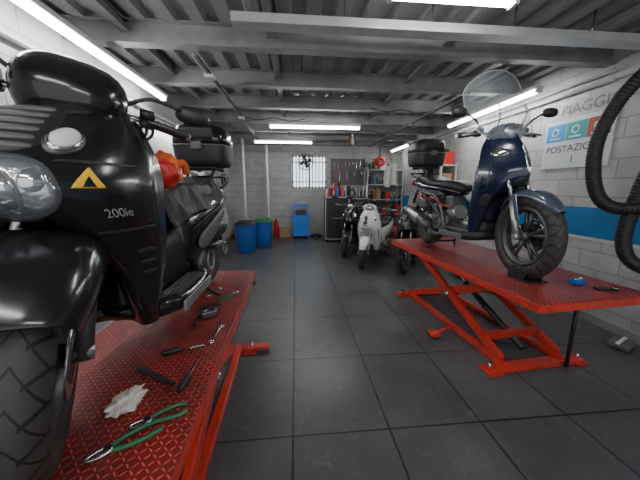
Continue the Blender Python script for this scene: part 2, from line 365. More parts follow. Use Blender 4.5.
def scooter(name,loc,rz,kind,body,fendm,rimm,seatm,scale=1,steer=0,topbox=False,shield=False,side=None):
    e=empty(name,loc,rz,scale=scale);side=side or body
    AX=1.5;wr=.335 if shield else (.325 if kind=='maxi' else .30)
    wheel(e,0,.305,.305,.135,.19,'rear_wheel',rimm,-1)
    st=empty('steering',(1.15,0,1.10),0,e);st['pin']=(1.15,0,1.10)
    st.rotation_mode='QUATERNION'
    st.rotation_quaternion=Quaternion(Vector((-.27,0,.80)).normalized(),steer)
    wheel(st,AX,wr,wr,.118,wr-.11,'front_wheel',rimm,1)
    for s in (-1,1):
        cyl('fork_slider',st,(AX+.005,s*.085,wr-.02),(AX-.10,s*.085,.60),.027,ALU if kind!='maxi' else DALU,.022)
        cyl('fork_tube',st,(AX-.10,s*.085,.60),(AX-.19,s*.08,.84),.017,STEEL)
        cyl('axle_nut',st,(AX,s*.05,wr),(AX,s*.115,wr),.022,ALU)
    box('brake_caliper',st,(AX-.09,.08,.40),(.10,.05,.07),DALU,.012,(0,-.5,0))
    tube('brake_hose',st,[(AX-.09,.09,.43),(AX-.12,.11,.55),(AX-.18,.10,.70),(AX-.25,.06,.85)],.006,PLA,8)
    if kind=='maxi':
        fender('front_fender',st,AX,wr,.375,.27,38,165,fendm,.10,.25)
    elif shield:
        fender('front_fender',st,AX,wr,wr+.03,.17,36,150,fendm,.06,.55)
        for s in (-1,1):box('fender_stay',st,(AX-.05,s*.088,wr+.22),(.05,.012,.20),fendm,.005,(0,-.3,0))
    else:fender('front_fender',st,AX,wr,wr+.035,.19,24,172,fendm,.08,.45)
    cyl('steering_column',st,(AX-.17,0,.78),(AX-.34,0,1.10),.03,PLA)
    tab=MAXI if kind=='maxi' else (TOUR if shield else SLIM)
    S=nose('leg_shield',e,tab,body,.75 if kind=='maxi' else .9,wedge=.6 if shield else 0)
    ix=.07 if kind=='maxi' else 0
    loft('inner_shield',e,[zsec(z,1.0+ix-.02*(z>.9),1.05+ix,hw) for z,hw in ((.30,.15),(.5,.20),(.75,.22 if kind=='maxi' else .18),(.92,.18 if kind=='maxi' else .15),(1.0,.1))],PLA,1)
    if kind=='maxi':
        for s in (-1,1):
            patch('headlight_surround',e,S,s*.265,.800,.215,.073,PLA,.002,.0,2.6,s*.2)
            patch('headlight_housing',e,S,s*.265,.800,.195,.064,REFL,.004,.0,2.4,s*.22)
            patch('headlight_reflector_ring',e,S,s*.22,.795,.115,.050,PLAG,.006,.004)
            patch('headlight_reflector_bowl',e,S,s*.22,.795,.10,.043,CHR,.009,.010)
            patch('headlight_bulb',e,S,s*.22,.795,.045,.020,DALU,.018,.008)
            patch('position_light_bowl',e,S,s*.38,.817,.05,.026,CHR,.008,.008)
            patch('headlight_glass',e,S,s*.265,.800,.203,.067,LENS,.020,.012,2.4,s*.22)
            patch('indicator_bezel',e,S,s*.47,.925,.100,.040,DALU,.004,.006)
            patch('indicator_ring',e,S,s*.47,.925,.083,.033,CHR,.012,.004)
            patch('indicator_lens',e,S,s*.47,.925,.070,.027,WHITEP,.016,.010)
            patch('body_groove',e,S,s*.72,.665,.20,.005,PLA,.002,0,4,s*.05)
            patch('body_groove',e,S,s*.66,.87,.20,.004,PLA,.002,0,4,-s*.15)
            for k in range(3):patch('side_vent',e,S,s*.78,.58-.045*k,.09,.008,PLA,.003,0,4)
        patch('nose_grille_panel',e,S,0,.96,.40,.078,PLA,.002,0,4)
        for k in range(6):patch('grille_slat',e,S,0,.90+k*.024,.35-.012*k,.006,PLAG,.006,.003,4)
        patch('nose_air_intake',e,S,0,.725,.20,.018,PLA,.003,0,3)
        patch('warning_sticker',e,S,.60,.825,.075,.032,YEL,.004,0,2,0,poly=[(-1,-.8),(1,-.8),(0,1)])
        patch('warning_sticker_mark',e,S,.60,.815,.03,.016,BLK,.006,0,2,0,poly=[(-1,-.8),(1,-.8),(0,1)])
        me=textmesh('200ie',.038);me.materials.clear();me.materials.append(BADGE)
        for v in me.vertices:
            u=.70+v.co.x*1.9;z=.725+v.co.y
            p=S(u,z);n=(S(u+.01,z)-S(u-.01,z)).cross(S(u,z+.01)-S(u,z-.01)).normalized()
            if n.y<0:n=-n
            v.co=p+n*.004
        o=bpy.data.objects.new('badge_text',me);bpy.context.collection.objects.link(o);attach(o,e)
        loft('handlebar_cowl',st,[zsec(z,x0,x1,hw,2.3) for z,x0,x1,hw in ((1.00,1.09,1.24,.10),(1.03,1.05,1.30,.135),(1.08,1.02,1.33,.155),(1.14,1.01,1.32,.158),(1.19,1.02,1.27,.145),(1.225,1.04,1.21,.11),(1.24,1.07,1.15,.06))],body,1)
        loft('dashboard',e,[xsec(x,z0,z1,hw) for x,z0,z1,hw in ((1.18,1.0,1.06,.11),(1.12,.98,1.07,.13),(1.06,.97,1.05,.12))],PLA,1)
        zb=1.10
        for k in range(3):tube('control_cable',st,[(1.06,.20+.02*k,zb),(1.10,.19+.02*k,zb-.06),(1.12,.12,zb-.12),(1.12,.06,zb-.2)],.006,PLA,8)
    else:
        zb=1.16;dz=.085
        loft('handlebar_cowl',st,[xsec(x,z0+dz,z1+dz,hw,2.3) for x,z0,z1,hw in ((.98,1.06,1.10,.07),(1.03,1.03,1.13,.12),(1.10,1.00,1.15,.14),(1.18,.99,1.15,.135),(1.24,1.0,1.145,.115))],body,1)
        loft('headlight_reflector',st,[xsec(x,z0+dz,z1+dz,hw,2) for x,z0,z1,hw in ((1.21,1.01,1.14,.10),(1.262,1.005,1.14,.098))],REFL,1)
        loft('headlight_glass',st,[xsec(x,z0+dz,z1+dz,hw,2) for x,z0,z1,hw in ((1.25,1.0,1.145,.105),(1.275,1.01,1.135,.09),(1.285,1.05,1.10,.04))],LENS,1)
        if shield:
            for s in (-1,1):
                patch('indicator_surround',e,S,s*.45,.985,.19,.040,PLA,.002,.002,2.6,s*.7)
                patch('indicator_lens',e,S,s*.45,.985,.155,.028,CHR,.005,.006,2.4,s*.7)
                patch('shield_crease',e,S,s*.62,.80,.012,.12,PLA,.002,0,3,s*.05)
                patch('lower_air_intake',e,S,s*.55,.60,.12,.05,PLA,.003,0,3)
            patch('front_badge_strip',e,S,0,.93,.05,.12,CHR,.003,.002,3)
            patch('front_lower_grille',e,S,0,.75,.16,.035,PLA,.003,0,3)
        else:
            for s in (-1,1):
                patch('indicator_lens',e,S,s*.58,.95,.08,.040,CHR,.004,.006,2.4,s*.9)
                patch('shield_trim',e,S,s*.70,.66,.03,.11,side,.003,.002,3,s*.1)
            patch('centre_grille',e,S,0,.92,.12,.10,PLA,.003,.002,3)
            for k in range(4):patch('grille_slat',e,S,0,.85+.045*k,.10,.005,CHR,.006,.003,4)
    for s in (-1,1):
        tube('handlebar',st,[(1.08,s*.08,zb),(1.06,s*.20,zb+.01),(1.02,s*.38,zb-.005)],.012,STEEL,8)
        cyl('grip',st,(1.045,s*.25,zb+.007),(1.02,s*.375,zb-.004),.019,RUB)
        cyl('bar_end_weight',st,(1.02,s*.375,zb-.004),(1.018,s*.395,zb-.005),.018,ALU)
        box('switch_cluster',st,(1.055,s*.22,zb+.01),(.055,.06,.055),PLA,.012)
        cyl('master_cylinder',st,(1.09,s*.19,zb+.03),(1.09,s*.24,zb+.03),.022,PLA)
        tube('brake_lever',st,[(1.09,s*.22,zb+.005),(1.11,s*.28,zb),(1.09,s*.38,zb-.01)],.008,ALU if kind!='maxi' else DALU,8)
        my=s*(.385 if kind=='maxi' else .43)
        tube('mirror_stalk',st,[(1.08,s*.20,zb+.03),(1.10,s*.26,zb+.10),(1.10,s*.36,zb+.16),(1.10,s*.40,zb+.17)] if kind!='maxi' else [(1.12,s*.13,zb+.03),(1.14,s*.22,zb+.085),(1.13,s*.33,zb+.08)],.008,PLA,8)
        mz=zb+.17 if kind!='maxi' else zb+.075
        loft('mirror_shell',st,[xsec(x,mz-h,mz+h,w,2.4,16,my) for x,h,w in ((1.145,.01,.02),(1.135,.032,.055),(1.11,.042,.075),(1.09,.042,.075))],PLA,1)
        loft('mirror_glass',st,[xsec(x,mz-h,mz+h,w,2.4,16,my) for x,h,w in ((1.09,.036,.068),(1.084,.034,.066))],MIR,0)
    tz=.58 if kind=='maxi' else .36
    loft('footboard',e,[xsec(x,z0,z1,hw,4) for x,z0,z1,hw in ((1.14,.24,.33,.18),(1.0,.21,.31,.235),(.8,.20,.29,.24),(.6,.21,.30,.235),(.48,.24,.34,.2))],body if kind=='maxi' else PLA,1)
    loft('centre_tunnel',e,[xsec(x,.25,z1,hw,2.8) for x,z1,hw in ((1.10,tz+.10,.10),(.95,tz,.10),(.8,tz-.03,.095),(.65,tz+.02,.11),(.5,tz+.1,.13))],PLA,1)
    for s in (-1,1):
        box('footboard_mat',e,(.80,s*.165,.297),(.36,.10,.012),RUB,.004)
        for k in range(4):box('footboard_rib',e,(.80,s*(.13+.022*k),.306),(.34,.006,.008),PLAG if kind!='maxi' else STEEL,.002)
        box('footboard_side_trim',e,(.80,s*.238,.25),(.40,.012,.05),PLAG if kind!='maxi' else ALU,.005)
    if shield:
        R=[(.66,.62,.68,.07),(.56,.63,.72,.11),(.42,.66,.73,.13),(.2,.67,.75,.15),(-.02,.68,.77,.155),(-.22,.70,.82,.14),(-.38,.74,.84,.10),(-.46,.77,.83,.05)]
        for s in (-1,1):
            tube('frame_rail',e,[(1.05,s*.07,.34),(.85,s*.13,.26),(.62,s*.17,.27),(.54,s*.17,.42),(.40,s*.17,.60),(.1,s*.16,.65),(-.25,s*.12,.72)],.017,DALU,10)
            tube('frame_brace',e,[(.56,s*.17,.38),(.3,s*.17,.52),(.05,s*.16,.63)],.012,DALU,8)
            tube('frame_downtube',e,[(.30,s*.17,.62),(.24,s*.165,.48),(.22,s*.12,.40)],.012,DALU,8)
            tube('wiring_loom',e,[(.62,s*.14,.50),(.5,s*.185,.54),(.3,s*.18,.60),(.1,s*.185,.57),(-.1,s*.16,.66)],.008,REDL if s<0 else PLA,8)
            tube('coolant_hose',e,[(.70,s*.08,.34),(.60,s*.14,.42),(.48,s*.15,.46),(.40,s*.08,.44)],.014,RUB,8)
        box('battery',e,(.50,0,.56),(.15,.16,.12),PLAG,.008)
        box('storage_bucket',e,(.25,0,.61),(.30,.20,.10),PLA,.02)
        cyl('intake_duct',e,(.10,-.10,.52),(.34,-.06,.50),.035,RUB)
        box('air_filter_housing',e,(.02,-.12,.52),(.20,.08,.10),PLAG,.02)
        cyl('cylinder_head',e,(.50,-.02,.42),(.64,-.02,.46),.075,ALU)
        box('throttle_body',e,(.30,-.11,.50),(.08,.08,.07),ALU,.012)
    else:
        R=[(.66,.32,.66,.11),(.58,.30,.70,.155),(.42,.34,.74,.185),(.2,.46,.76,.20),(-.02,.54,.78,.19),(-.22,.62,.82,.155),(-.38,.70,.84,.10),(-.46,.75,.83,.05)]
        for s in (-1,1):
            loft('side_panel_insert',e,[xsec(x,z0,z1,.012,2.5,16,s*cy) for x,z0,z1,cy in ((.56,.42,.50,.168),(.42,.42,.56,.192),(.2,.53,.62,.203),(.0,.60,.66,.193))],side,1)
            tube('side_crease',e,[(.60,s*.16,.56),(.4,s*.193,.62),(.1,s*.203,.68),(-.2,s*.165,.745)],.005,PLA,6)
    loft('rear_bodywork',e,[xsec(x,z0,z1,hw,2.7) for x,z0,z1,hw in R],body,1)
    for s in (-1,1):box('passenger_footpeg',e,(.38,s*.20,.40),(.10,.08,.02),ALU if kind!='maxi' else PLA,.005)
    seat(e,seatm,[(.72,.66,.70,.05),(.66,.66,.76,.10),(.55,.68,.80,.14),(.35,.70,.79,.165),(.16,.72,.80,.165),(.08,.73,.86,.155),(-.1,.75,.875,.145),(-.25,.78,.875,.12),(-.33,.80,.85,.07)])
    if kind=='maxi':
        vs=[];fs=[];na,nb=44,35
        for i in range(na):
            x=.90-i/(na-1)*.96
            for j in range(nb):
                s=2*j/(nb-1)-1;w=.215
                top=.815 if x<.62 else .815-(x-.62)*.22
                if x<.12:top=.815+.055*min(1,(.12-x)/.08)
                drop=max(0,abs(s)-.55)*.36
                nz=noise.noise(Vector((x*8,s*3.0,1.3)))*.016+noise.noise(Vector((x*26,s*5,5)))*.008
                vs.append((x,s*w*(1-.12*max(0,abs(s)-.7)*3)+nz*.9*(1 if abs(s)>.6 else 0),top+.014-drop+nz))
        for i in range(na-1):
            for j in range(nb-1):fs.append((i*nb+j,i*nb+j+1,(i+1)*nb+j+1,(i+1)*nb+j))
        mesh('seat_protection_cover',e,vs,fs,COVER,True,1,0,.002)
    loft('tail_light',e,[xsec(x,z0,z1,hw) for x,z0,z1,hw in ((-.40,.73,.81,.10),(-.46,.73,.80,.085),(-.49,.75,.78,.05))],REDL,1)
    for s in (-1,1):tube('grab_rail',e,[(-.05,s*.17,.80),(-.2,s*.19,.86),(-.38,s*.13,.90),(-.45,0,.90)],.012,PLA,8)
    fender('rear_mudguard',e,0,.305,.35,.15,95,205,PLA,.03,.3)
    tube('plate_bracket',e,[(-.36,0,.72),(-.45,0,.62),(-.52,0,.50)],.02,PLA,8)
    box('licence_plate',e,(-.52,0,.52),(.008,.17,.17),WHITEP,.003,(0,.35,0))
    loft('transmission_case',e,[xsec(x,z0,z1,.042,3,20,.135) for x,z0,z1 in ((.52,.27,.36),(.46,.22,.42),(.32,.21,.42),(.15,.24,.39),(0,.22,.39),(-.08,.25,.36))],DALU if kind=='maxi' else ALU,1)
    for x,r in ((.38,.075),(.0,.055)):lathe('cvt_cover_ring',e,(x,.176,.315),[(r-.02,0),(r,0),(r,.008),(r-.02,.008)],ALU,24)
    loft('airbox',e,[xsec(x,z0,z1,.05,3,16,.15) for x,z0,z1 in ((.32,.44,.52),(.2,.42,.55),(.0,.43,.54),(-.08,.46,.52))],PLA,1)
    box('engine_block',e,(.38,-.01,.36),(.24,.20,.20),DALU,.03)
    for k in range(7):box('cylinder_fin',e,(.51+.016*k,-.01,.40),(.007,.19,.16),ALU,.004)
    tube('exhaust_header',e,[(.6,-.05,.36),(.58,-.14,.24),(.42,-.17,.20),(.25,-.17,.26)],.02,DALU,10)
    tube('muffler',e,[(.28,-.175,.26),(.22,-.18,.28),(.12,-.185,.31),(-.25,-.19,.40),(-.31,-.19,.415)],.07,DALU,18,4,lambda t:.035+.035*min(1,t*5) if t<.9 else .07-.02*(t-.9)*10)
    loft('muffler_heat_shield',e,[[(x,-.18-.078*math.cos(a),zc+.078*math.sin(a)) for a in [(-.6+1.6*j/8) for j in range(9)]] for x,zc in ((.08,.325),(-.06,.355),(-.20,.39))],ALU if kind!='maxi' else PLA,1,False,False)
    cyl('crankcase_cover',e,(.36,-.09,.33),(.36,-.14,.33),.085,ALU)
    cyl('water_pump',e,(.36,-.13,.33),(.36,-.155,.33),.04,DALU)
    for s in (-1,1):
        cyl('shock_body',e,(-.01,s*.10,.34),(-.08,s*.115,.66),.014,STEEL)
        h=[]
        for i in range(73):
            t=i/72;h.append((-.015-.06*t+.028*math.cos(t*16*pi),s*(.10+.014*t)+.028*math.sin(t*16*pi),.38+.24*t))
        tube('shock_spring',e,h,.005,RDP if kind=='white' else (CHR if shield else PLA),6,1)
    tube('centre_stand',e,[(.42,.10,.26),(.36,.13,.10),(.28,.19,.012)],.012,PLA,8)
    tube('centre_stand_leg',e,[(.42,-.10,.26),(.36,-.13,.10),(.28,-.19,.012)],.012,PLA,8)
    cyl('stand_crossbar',e,(.36,-.13,.10),(.36,.13,.10),.010,PLA)
    if topbox:
        U=.03
        for s in (-1,1):tube('rack_tube',e,[(-.02,s*.09,.84),(-.15,s*.10,.92+U),(-.40,s*.10,.92+U)],.012,PLA,8)
        box('rack_plate',e,(-.25,0,.935+U),(.30,.24,.02),PLA,.008)
        def Z(z,a,w,ex=4):return zsec(z+U,-.25-a,-.25+a,w,ex,36)
        loft('top_box_base',e,[Z(.947,.14,.16),Z(.950,.165,.185),Z(.965,.182,.20),Z(1.0,.19,.208),Z(1.05,.196,.214),Z(1.10,.20,.218),Z(1.103,.20,.218)],PLA,0)
        loft('top_box_seam',e,[Z(1.102,.205,.223),Z(1.112,.205,.223)],PLAG,0)
        loft('top_box_lid',e,[Z(1.110,.202,.220),Z(1.16,.20,.218),Z(1.20,.194,.212),Z(1.235,.183,.20,3.6),Z(1.26,.165,.182,3.4),Z(1.275,.135,.15,3.2),Z(1.281,.08,.09,3),Z(1.282,.02,.02,3)],BLK if kind=='maxi' else PLA,0)
        box('top_box_latch',e,(-.045,0,1.10+U),(.02,.08,.06),PLAG,.006)
        for s in (-1,1):box('top_box_lid_rib',e,(-.25,s*.09,1.277+U),(.22,.02,.012),PLA,.005)
        box('backrest_pad',e,(-.045,0,1.19+U),(.03,.26,.08),SEAT,.012)
        for s in (-1,1):box('top_box_reflector',e,(-.452,s*.12,1.06+U),(.008,.10,.04),REDL,.003)
    if shield:
        vs=[];fs=[];nu,nv=23,23
        for i in range(nv):
            v=i/(nv-1);w=(.20+.135*math.sin(min(1,v*2.4)*pi/2)-.05*v)*(1 if v<.66 else math.sqrt(max(.02,1-((v-.66)/.35)**2)))
            for j in range(nu):
                u=2*j/(nu-1)-1;vs.append((1.27-.20*v-.10*v*v-.15*u*u*(w/.29)**2,w*u,1.10+.60*v))
        for i in range(nv-1):
            for j in range(nu-1):fs.append((i*nu+j,i*nu+j+1,(i+1)*nu+j+1,(i+1)*nu+j))
        mesh('windshield',st,vs,fs,CLR,True)
        rim=[vs[i*nu] for i in range(nv)]+[vs[(nv-1)*nu+j] for j in range(1,nu)]+[vs[i*nu+nu-1] for i in range(nv-2,-1,-1)]
        tube('windshield_edge',st,rim,.0035,BEAML,6,1)
        for s in (-1,1):tube('windshield_bracket',st,[(1.14,s*.10,1.19),(1.20,s*.12,1.27),(1.17,s*.12,1.38)],.007,STEEL,8)
    return e

Z1=.70;Z2=.76
scooter('maxi_scooter',(-.77,2.25,Z1),-pi/2,'maxi',BLK,BLK,DALU,COVER,1.0,.55,True,False,PLAG)
scooter('touring_scooter',(1.80,3.46,Z2),-pi/2+.06,'slim',BLUE,GRYBLU,DALU,SEAT,(.96,1,1.05),-.06,True,True,GRYBLU)
scooter('white_scooter',(2.06,6.08,0),-pi/2-.6,'white',WHT,WHT,DALU,SEAT,.97,.25,False,False,PLAG)
scooter('black_scooter',(1.86,6.92,0),-pi/2-.6,'slim',BLK,BLK,DALU,SEAT,.95,.3,False,False,PLAG)
scooter('black_scooter',(2.60,5.75,0),-pi/2-.50,'slim',BLK,BLK,DALU,SEAT,.95,-.2,False,False,PLAG)

# ---------------- lifts ----------------
def lift(name,loc,rz,H,L,W,foot0,foot1):
    e=empty(name,loc,rz);rd=.055
    box('deck_plate',e,(0,L/2,H-.006),(W,L,.012),REDD,.003)
    for s in (-1,1):box('side_rail',e,(s*(W/2-.012),L/2,H-.012-rd/2),(.024,L,rd),RED,.004)
    for y in (.012,L-.012):box('end_rail',e,(0,y,H-.012-rd/2),(W-.05,.024,rd),RED,.004)
    for k in range(1,5):box('deck_rib',e,(0,L*k/5,H-.04),(W-.06,.04,.05),RED,.004)
    a=foot0;b=foot1
    for s in (-1,1):
        box('base_rail',e,(s*W*.30,(a+b)/2,.03),(.06,b-a,.05),RED,.005)
        for n2,ya,yb,dx in (('scissor_arm_a',a+.05,b-.10,.0),('scissor_arm_b',b-.05,a+.12,.055)):
            p=Vector((0,ya,.06));q=Vector((0,yb,H-.07));d=q-p
            box(n2,e,(s*(W*.30-dx),(ya+yb)/2,(p.z+q.z)/2),(.045,d.length,.08),RED,.006,(math.atan2(d.z,d.y),0,0))
        cyl('pivot_pin',e,(s*W*.36,(a+b)/2+.0,H/2-.02),(s*W*.18,(a+b)/2,H/2-.02),.03,STEEL)
    for y in (a,b):
        box('foot_bar',e,(0,y,.025),(W*.95,.09,.045),RED,.006)
        for s in (-1,1):
            box('foot_plate',e,(s*W*.44,y,.01),(.12,.15,.015),RED,.003);cyl('levelling_bolt',e,(s*W*.46,y,.01),(s*W*.46,y,.075),.012,STEEL,n=8)
    box('arm_crossbar',e,(0,a+.25,.17),(W*.56,.06,.06),RED,.005)
    cyl('hydraulic_cylinder',e,(0,a+.12,.09),(0,(a+b)/2+.1,H*.55),.03,PLA)
    cyl('hydraulic_rod',e,(0,(a+b)/2+.1,H*.55),(0,b-.35,H-.1),.016,STEEL)
    return e
l1=lift('motorcycle_lift',(-.73,.42,0),.02,Z1,2.2,.74,.35,1.92)
box('end_flap',l1,(0,2.235,Z1-.09),(.70,.015,.16),PLA,.003,(.12,0,0))
box('foot_pedal',l1,(.42,1.92,.04),(.16,.08,.02),RED,.004)
l2=lift('motorcycle_lift',(2.04,1.54,0),.075,Z2,2.30,.95,.36,2.0)
tube('lift_pedal_lever',l2,[(-.3,1.0,.05),(-.45,.95,.06),(-.58,.93,.035)],.014,RED,8)
box('lift_pedal',l2,(-.58,.93,.035),(.10,.12,.02),RED,.004)
cyl('support_leg',l2,(.25,.3,0.01),(.25,.3,Z2-.06),.015,PLA)
tube('hydraulic_hose',l2,[(0,.5,.12),(-.1,.7,.05),(.1,1.2,.03),(.5,1.5,.03)],.008,PLA,8)
ch=empty('wheel_chock',(1.885,2.02,Z2),.1)
for s in (-1,1):
    box('chock_side',ch,(s*.085,-.02,.05),(.012,.14,.10),PLA,.004)
    tube('chock_hoop',ch,[(s*.085,-.09,.01),(s*.085,-.10,.08),(s*.085,-.04,.12),(s*.085,.05,.08)],.008,PLA,8)
box('chock_base',ch,(0,-.10,.006),(.20,.10,.012),PLA,.003)

# ---------------- room ----------------
XL,XR,YB,ZC=-1.98,3.32,8.7,2.95
FL=brickmat('floor_rubber_tiles',(.088,.091,.096),(.104,.107,.112),(.024,.025,.027),.61,.76,.007,'XY',.33,0,.5,shift=(.10+.61*10,.62+.76*10),lo=.66,scuff=.35)
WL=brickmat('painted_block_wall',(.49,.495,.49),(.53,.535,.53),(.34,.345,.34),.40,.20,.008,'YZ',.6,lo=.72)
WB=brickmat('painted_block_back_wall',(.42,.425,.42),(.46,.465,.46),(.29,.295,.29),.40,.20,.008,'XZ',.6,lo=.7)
STRIPE=mat('blue_wall_stripe',(.02,.20,.50),.45,var=.1)
Y0=-1.6
box('floor',None,((XL+XR)/2,(Y0+YB)/2,-.05),(XR-XL+.3,YB-Y0+.3,.1),FL,0)
def wallbox(n,x0,x1,y0,y1,z0,z1,m):
    vs=[(x,y,z) for z in (z0,z1) for y in (y0,y1) for x in (x0,x1)]
    return mesh(n,None,vs,[(0,2,3,1),(4,5,7,6),(0,1,5,4),(1,3,7,5),(3,2,6,7),(2,0,4,6)],m,False)
wallbox('wall_left',XL-.15,XL,Y0,YB,0,ZC,WL)
wallbox('wall_right',XR,XR+.15,Y0,YB,0,ZC,WL)
wx0,wx1,wz0,wz1=-.12,1.0,1.48,2.50
vs=[];fs=[]
def addb(x0,x1,z0,z1):
    b=len(vs);vs.extend([(x,y,z) for z in (z0,z1) for y in (YB,YB+.15) for x in (x0,x1)])
    fs.extend([tuple(b+i for i in f) for f in [(0,2,3,1),(4,5,7,6),(0,1,5,4),(1,3,7,5),(3,2,6,7),(2,0,4,6)]])
addb(XL,wx0,0,ZC);addb(wx1,XR,0,ZC);addb(wx0,wx1,0,wz0);addb(wx0,wx1,wz1,ZC)
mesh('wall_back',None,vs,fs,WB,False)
vs=[];fs=[];x=XL-.15;prof=[]
while x<XR+.15:
    prof+=[(x,ZC),(x+.10,ZC),(x+.125,ZC+.05),(x+.225,ZC+.05)];x+=.25
for (px,pz) in prof:vs+= [(px,Y0,pz),(px,YB+.15,pz)]
for i in range(len(prof)-1):fs.append((2*i,2*i+2,2*i+3,2*i+1))
mesh('ceiling',None,vs,fs,DECK,False,0,0,.01)
def ibeam(name,axis,c,z,l0,l1,h,w,m):
    t=.010
    prof=[(-w/2,0),(w/2,0),(w/2,t),(t/2,t),(t/2,h-t),(w/2,h-t),(w/2,h),(-w/2,h),(-w/2,h-t),(-t/2,h-t),(-t/2,t),(-w/2,t)]
    vs=[]
    for l in (l0,l1):
        for a,b in prof:vs.append((l,c+a,z+b) if axis=='x' else (c+a,l,z+b))
    n=len(prof);fs=[(i,(i+1)%n,n+(i+1)%n,n+i) for i in range(n)]+[tuple(range(n)),tuple(range(n,2*n))]
    return mesh(name,None,vs,fs,m,False)
for i,y in enumerate((.3,1.35,2.85,3.8,4.75,5.7,6.6,7.5,8.4)):
    ibeam('trim_ceiling_joist',"x",y,ZC-.19,XL,XR,.19,.11,BEAM)
for x in (-1.48,-.2,1.5,2.75):
    ibeam('trim_ceiling_purlin',"y",x,ZC-.09,Y0,YB,.09,.07,BEAM)
sr=empty('cable_tray',(0,2.34,2.70))
box('tray_base',sr,(1.4,0,0),(3.7,.12,.006),BEAML,.001)
for s in (-1,1):box('tray_side',sr,(1.4,s*.06,.03),(3.7,.005,.06),BEAML,.001)
for k in range(6):cyl('hanger_rod',sr,(-.3+k*.7,0,0),(-.3+k*.7,0,.25),.006,STEEL,n=8)
sv=empty('overhead_pipework',(0,0,0))
for x,r,m,z in ((-.95,.014,BEAM,2.742),(-.91,.009,PLA,2.736),(2.25,.014,BEAM,2.742),(2.30,.009,PLA,2.736)):
    cyl('service_pipe',sv,(x,2.95,z),(x,8.5,z),r,m,n=12)
for y in (3.4,5.2):
    box('junction_box',sv,(-.93,y,2.72),(.10,.10,.05),BEAML,.006);box('pipe_clamp',sv,(2.27,y+.3,2.73),(.12,.04,.03),STEEL,.003)
for k,(x0,y0,x1,y1) in enumerate(((-.93,5.2,.2,5.3),(2.27,4.6,1.2,4.5),(2.27,6.2,.8,6.1))):
    pts=[(x0+(x1-x0)*t,y0+(y1-y0)*t,2.74-.04*math.sin(pi*t*2)**2) for t in [i/8 for i in range(9)]]
    tube('draped_cable',sv,pts,.007,PLA,6,3)
hb=empty('hanging_strap_bundle',(1.35,6.6,2.70))
for k in range(9):
    a=k*.7;tube('strap',hb,[(0,0,.06),(.07*math.cos(a),.05*math.sin(a),-.06),(.10*math.cos(a),.07*math.sin(a),-.14),(.05*math.cos(a+.5),.03,-.20)],.014,[PLA,CARD,WHITEP,PLAG,CARD][k%5],8,4)
box('trim_blue_stripe',None,(XR-.004,3.9,1.12),(.008,9.4,.33),STRIPE,0)
box('trim_white_line',None,(XR-.004,3.9,.935),(.008,9.4,.03),WHITEP,0)
box('baseboard_right',None,(XR-.01,3.5,.05),(.02,10,.10),BEAM,.002)
box('baseboard_left',None,(XL+.01,3.5,.05),(.02,10,.10),BEAM,.002)
box('baseboard_back',None,((XL+XR)/2,YB-.01,.05),(XR-XL-.05,.02,.10),BEAM,.002)
cyl('drain_pipe',None,(-1.30,7.2,0),(-1.30,7.2,2.70),.035,WHITEP)
cyl('drain_pipe',None,(-.78,7.9,0),(-.78,7.9,2.70),.035,WHITEP)
cyl('conduit_pipe',None,(XR-.05,2.75,2.60),(XR-.05,8.6,2.60),.02,WHITEP)
cyl('conduit_pipe',None,(XR-.05,2.75,2.68),(XR-.05,8.6,2.68),.015,BEAML)
cyl('conduit_pipe',None,(XL+.04,0,2.52),(XL+.04,8.6,2.52),.02,BEAML)
cyl('conduit_pipe',None,(XL+.04,5.8,.12),(XL+.04,5.8,2.49),.025,WHITEP)
w=empty('window_1',((wx0+wx1)/2,YB+.05,(wz0+wz1)/2));ww,wh=wx1-wx0,wz1-wz0
GLOW=mat('frosted_daylight_glass',(.7,.8,.85),.5,emis=(.78,.9,1),estr=2.0)
box('frosted_pane',w,(0,.04,0),(ww,.01,wh),GLOW,0)
for x in (-ww/2+.03,ww/2-.03,0):box('frame_stile',w,(x,0,0),(.06,.06,wh),WHITEP,.004)
for z in (-wh/2+.03,wh/2-.03,):box('frame_rail',w,(0,0,z),(ww,.06,.06),WHITEP,.004)
for k in range(11):cyl('grille_bar',w,(-ww/2+.05+k*(ww-.1)/10,-.05,-wh/2),(-ww/2+.05+k*(ww-.1)/10,-.05,wh/2),.013,PLA,n=8)
for z in (-.3,.3):cyl('grille_cross_bar',w,(-ww/2,-.05,z),(ww/2,-.05,z),.013,PLA,n=8)
f=empty('wall_fan',(.32,YB-.22,2.28))
lathe('fan_guard_rim',f,(0,0,0),[(.22,-.02),(.24,-.02),(.24,.02),(.22,.02)],PLA,32)
for k in range(4):lathe('fan_guard_ring',f,(0,-.03+.004*k,0),[(.05+.04*k,-.002),(.055+.04*k,-.002),(.055+.04*k,.002),(.05+.04*k,.002)],STEEL,32)
for k in range(12):
    a=k*pi/6;cyl('fan_guard_wire',f,(0,-.03,0),(.23*math.cos(a),-.02,.23*math.sin(a)),.003,STEEL,n=6)
for k in range(4):
    a=k*pi/2+.3;box('fan_blade',f,(.10*math.cos(a),0,.10*math.sin(a)),(.17,.008,.11),PLA,.003,(.3,-a,0))
cyl('fan_motor',f,(0,.0,0),(0,.14,0),.07,PLA);cyl('fan_arm',f,(0,.1,0),(0,.21,0),.02,PLA)
def lamp(p,q,tm=None):
    p=Vector(p);q=Vector(q);c=(p+q)/2;d=q-p;L=d.length;e=empty('fluorescent_lamp',c,math.atan2(d.y,d.x))
    box('housing',e,(0,0,.025),(L,.11,.04),WHITEP,.006)
    cyl('diffuser_tube',e,(-L/2+.03,0,-.012),(L/2-.03,0,-.012),.028,tm or TUBE,n=14)
    for s in (-1,1):box('end_cap',e,(s*(L/2-.015),0,-.01),(.03,.08,.06),WHITEP,.006)
lamp((-1.70,1.45,2.66),(-1.70,4.0,2.66))
lamp((-1.86,4.1,2.33),(-1.86,5.6,2.33),TUBEW)
